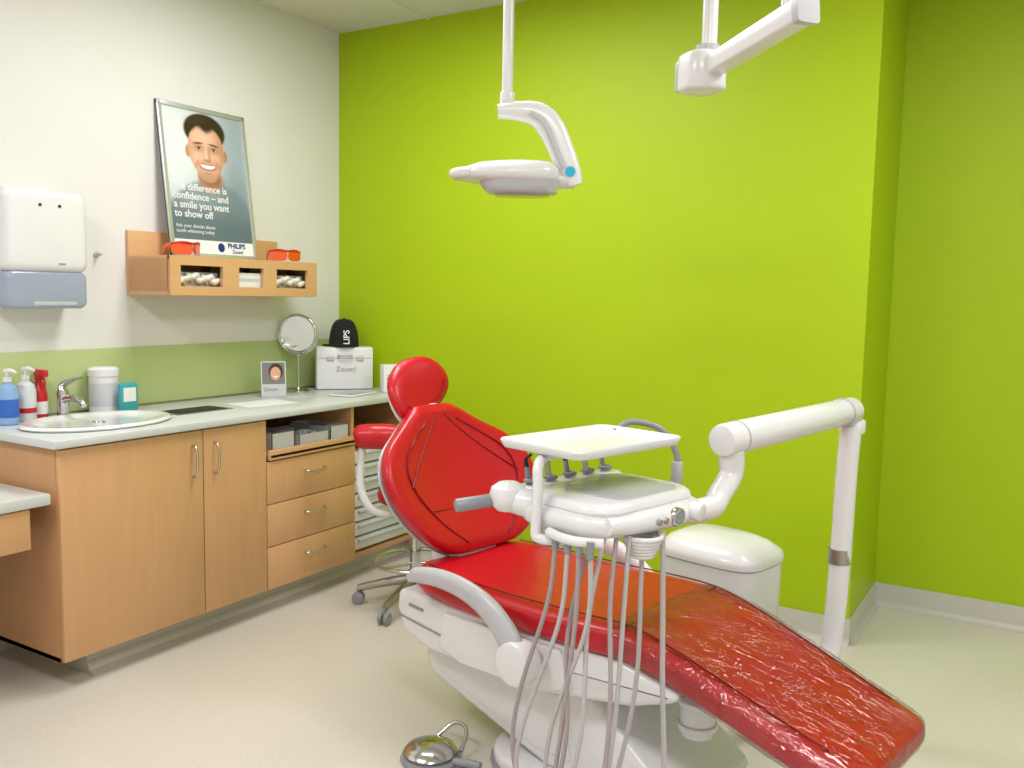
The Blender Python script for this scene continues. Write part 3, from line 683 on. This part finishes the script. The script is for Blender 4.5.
# ------------------------------------------------------------ operator stool
st=root('dental_stool',(1.07,-.66,0)); sc=(1.07,-.66)
for i in range(5):
    a=rad(72*i-82); ex,ey=sc[0]+.27*math.cos(a),sc[1]+.27*math.sin(a)
    tube('leg_%d'%i,[(sc[0]+.03*math.cos(a),sc[1]+.03*math.sin(a),.13),((sc[0]+ex)/2,(sc[1]+ey)/2,.11),(ex,ey,.075)],[.024,.021,.017],M_brush,st,n=12)
    cyl('caster_stem_%d'%i,(ex,ey,.04),(ex,ey,.08),.009,M_greyp,st,n=10)
    px_,py_=-math.sin(a),math.cos(a)
    for s_ in (-1,1): cyl('caster_%d_%d'%(i,s_),(ex+px_*.006*s_,ey+py_*.006*s_,.029),(ex+px_*.024*s_,ey+py_*.024*s_,.029),.028,M_greyp,st,n=20,bev=.004)
cyl('gas_column',(sc[0],sc[1],.10),(sc[0],sc[1],.50),.025,M_steel,st,n=20); cyl('hub',(sc[0],sc[1],.09),(sc[0],sc[1],.17),.04,M_brush,st,n=20,bev=.005)
torus('foot_ring',(sc[0],sc[1],.22),.19,.010,M_steel,st,n=48)
for i in range(3):
    a=rad(120*i+20); tube('ring_spoke_%d'%i,[(sc[0],sc[1],.21),(sc[0]+.19*math.cos(a),sc[1]+.19*math.sin(a),.22)],.007,M_steel,st,n=8)
lathe('stool_seat',(sc[0]+.03,sc[1],.50),[(.001,0),(.17,0),(.195,.015),(.2,.045),(.19,.07),(.15,.082),(.001,.08)],M_red,st,n=40)
tube('bracket',[(sc[0],sc[1]-.05,.49),(1.05,-.84,.475),(1.02,-.92,.51),(.985,-.945,.60),(.98,-.94,.70),(.985,-.93,.80)],[.014,.016,.018,.018,.017,.015],M_enamel,st,n=14)
tube('torso_rest',[(.965,-.962,.825),(.985,-.95,.83),(1.03,-.925,.833),(1.10,-.885,.833),(1.18,-.86,.83),(1.22,-.85,.825)],[.035,.052,.056,.056,.05,.03],M_red,st,n=20,flat=(.75,1))

# ------------------------------------------------------------ operating light
setT((1.958,-1.345,0),31.3)
ol=root('dental_operating_light',(1.955,-1.347,H-.001))
cyl('light_pole',(.0,0,2.11),(.0,0,H-.05),.018,M_enamel,ol,n=24); cyl('ceiling_plate',(.0,0,H-.05),(.0,0,H-.001),.09,M_enamel,ol,bev=.01); cyl('pole_collar',(0,0,2.075),(0,0,2.125),.024,M_enamel,ol,n=24,bev=.004)
R=[]
pa=crom([(-.03,2.062,.022),(.03,2.065,.030),(.10,2.055,.040),(.145,2.015,.044),(.18,1.945,.042),(.212,1.87,.038),(.228,1.825,.028)],6)
for i,q in enumerate(pa):
    t=(pa[min(i+1,len(pa)-1)]-pa[max(i-1,0)]); t=Vector((t.x,0,t.y)).normalized(); nn=Vector((t.z,0,-t.x)); c0=Vector((q.x,0,q.y))
    R.append([c0+nn*q.z*sell(2*math.pi*k/24,3)[0]+Vector((0,.032*sell(2*math.pi*k/24,3)[1],0)) for k in range(24)])
loft('light_yoke',R,M_enamel,ol,ang=50)
tube('yoke_inlay',[(.075,-.033,2.055),(.125,-.034,2.02),(.16,-.034,1.945),(.19,-.034,1.88)],.010,M_enamelg,ol,n=10,flat=(.3,1))
cyl('sticker',(.212,-.031,1.868),(.212,-.035,1.868),.017,M_cyan,ol,n=24)
def plan(tab,nm,m_,e=2.8,n=44):
    loft(nm,[[(ox+x*sell(2*math.pi*k/n,e)[0],y*sell(2*math.pi*k/n,e)[1],z+tl*(ox+x*sell(2*math.pi*k/n,e)[0])) for k in range(n)] for z,x,y,ox,tl in tab],m_,ol,ang=50)
plan([(1.830,.145,.10,.02,-.03),(1.840,.165,.118,.01,-.02),(1.855,.17,.122,.01,0),(1.875,.16,.115,.015,.02),(1.892,.125,.09,.025,.03),(1.90,.06,.05,.035,.03)],'light_head',M_enamel)
plan([(1.793,.10,.085,.055,0),(1.797,.115,.095,.055,0),(1.815,.128,.103,.048,0),(1.838,.136,.108,.045,0)],'reflector',M_enamelg)
plan([(1.789,.092,.075,.055,0),(1.7935,.096,.079,.055,0)],'lens_face',M_lens)
tube('front_grip',[(-.11,-.09,1.855),(-.155,-.055,1.856),(-.175,0,1.857),(-.155,.055,1.856),(-.11,.09,1.855)],.016,M_enamel,ol,n=14,flat=(.9,1))
cyl('head_pivot',(.15,0,1.845),(.228,0,1.845),.03,M_enamel,ol,n=24,bev=.006)
setT()

# ------------------------------------------------------------ ceiling bracket arm
ca=root('ceiling_monitor_arm',(2.63,-1.374,H-.001))
cyl('drop_pole',(2.65,-1.36,2.14),(2.65,-1.36,H-.05),.022,M_enamel,ca,n=24); cyl('mount_plate',(2.65,-1.36,H-.05),(2.65,-1.36,H-.001),.1,M_enamel,ca,bev=.01)
setT((2.63,-1.374,2.105),-37)
slab('knuckle',0.01,0,.13,.12,-.055,.055,.045,M_enamel,ca,bev=.015); box('knuckle_cap',(-.07,-.045,-.045),(-.045,.045,.045),M_enamelg,ca,bev=.01)
cyl('pole_socket',(.02,.01,.05),(.02,.01,.075),.034,M_enamelg,ca,n=24)
setT()
Pk=Vector((2.66,-1.395,2.11)); Pe=Vector((2.99,-1.643,2.162)); dd=(Pe-Pk).normalized(); sd=Vector((0,0,1)).cross(dd).normalized(); up=dd.cross(sd)
loft('beam_arm',[[p_+sd*.03*sell(2*math.pi*k/24,7)[0]+up*h_*sell(2*math.pi*k/24,7)[1] for k in range(24)] for p_,h_ in ((Pk,.024),(Pk+dd*.02,.026),(Pe-dd*.02,.031),(Pe,.031))],M_enamel,ca,ang=35)
loft('beam_cap',[[p_+sd*.033*sell(2*math.pi*k/24,7)[0]+up*h_*sell(2*math.pi*k/24,7)[1] for k in range(24)] for p_,h_ in ((Pe-dd*.012,.035),(Pe+dd*.012,.037))],M_enamelg,ca,ang=35)
cyl('upper_pole',Pe-dd*.06+up*.03,Pe-dd*.06+Vector((0,0,H-.001-Pe.z+.0)),.02,M_enamel,ca,n=20)

# ------------------------------------------------------------ camera
f=900.
R3=(Matrix.Rotation(rad(31.3),3,'Z')@Matrix.Rotation(rad(90-5.65),3,'X')@Matrix.Rotation(rad(1.07),3,'Z'))
cam=bpy.data.cameras.new('camera'); co=bpy.data.objects.new('camera',cam); COL.objects.link(co)
co.matrix_world=Matrix.Translation((3.571,-3.934,1.46))@R3.to_4x4(); cam.sensor_width=36; cam.lens=f/1024*36; cam.clip_start=.05
bpy.context.scene.camera=co
wd=bpy.data.worlds.new('world'); bpy.context.scene.world=wd; wd.use_nodes=True; wd.node_tree.nodes['Background'].inputs[0].default_value=(.8,.85,.9,1); wd.node_tree.nodes['Background'].inputs[1].default_value=.3
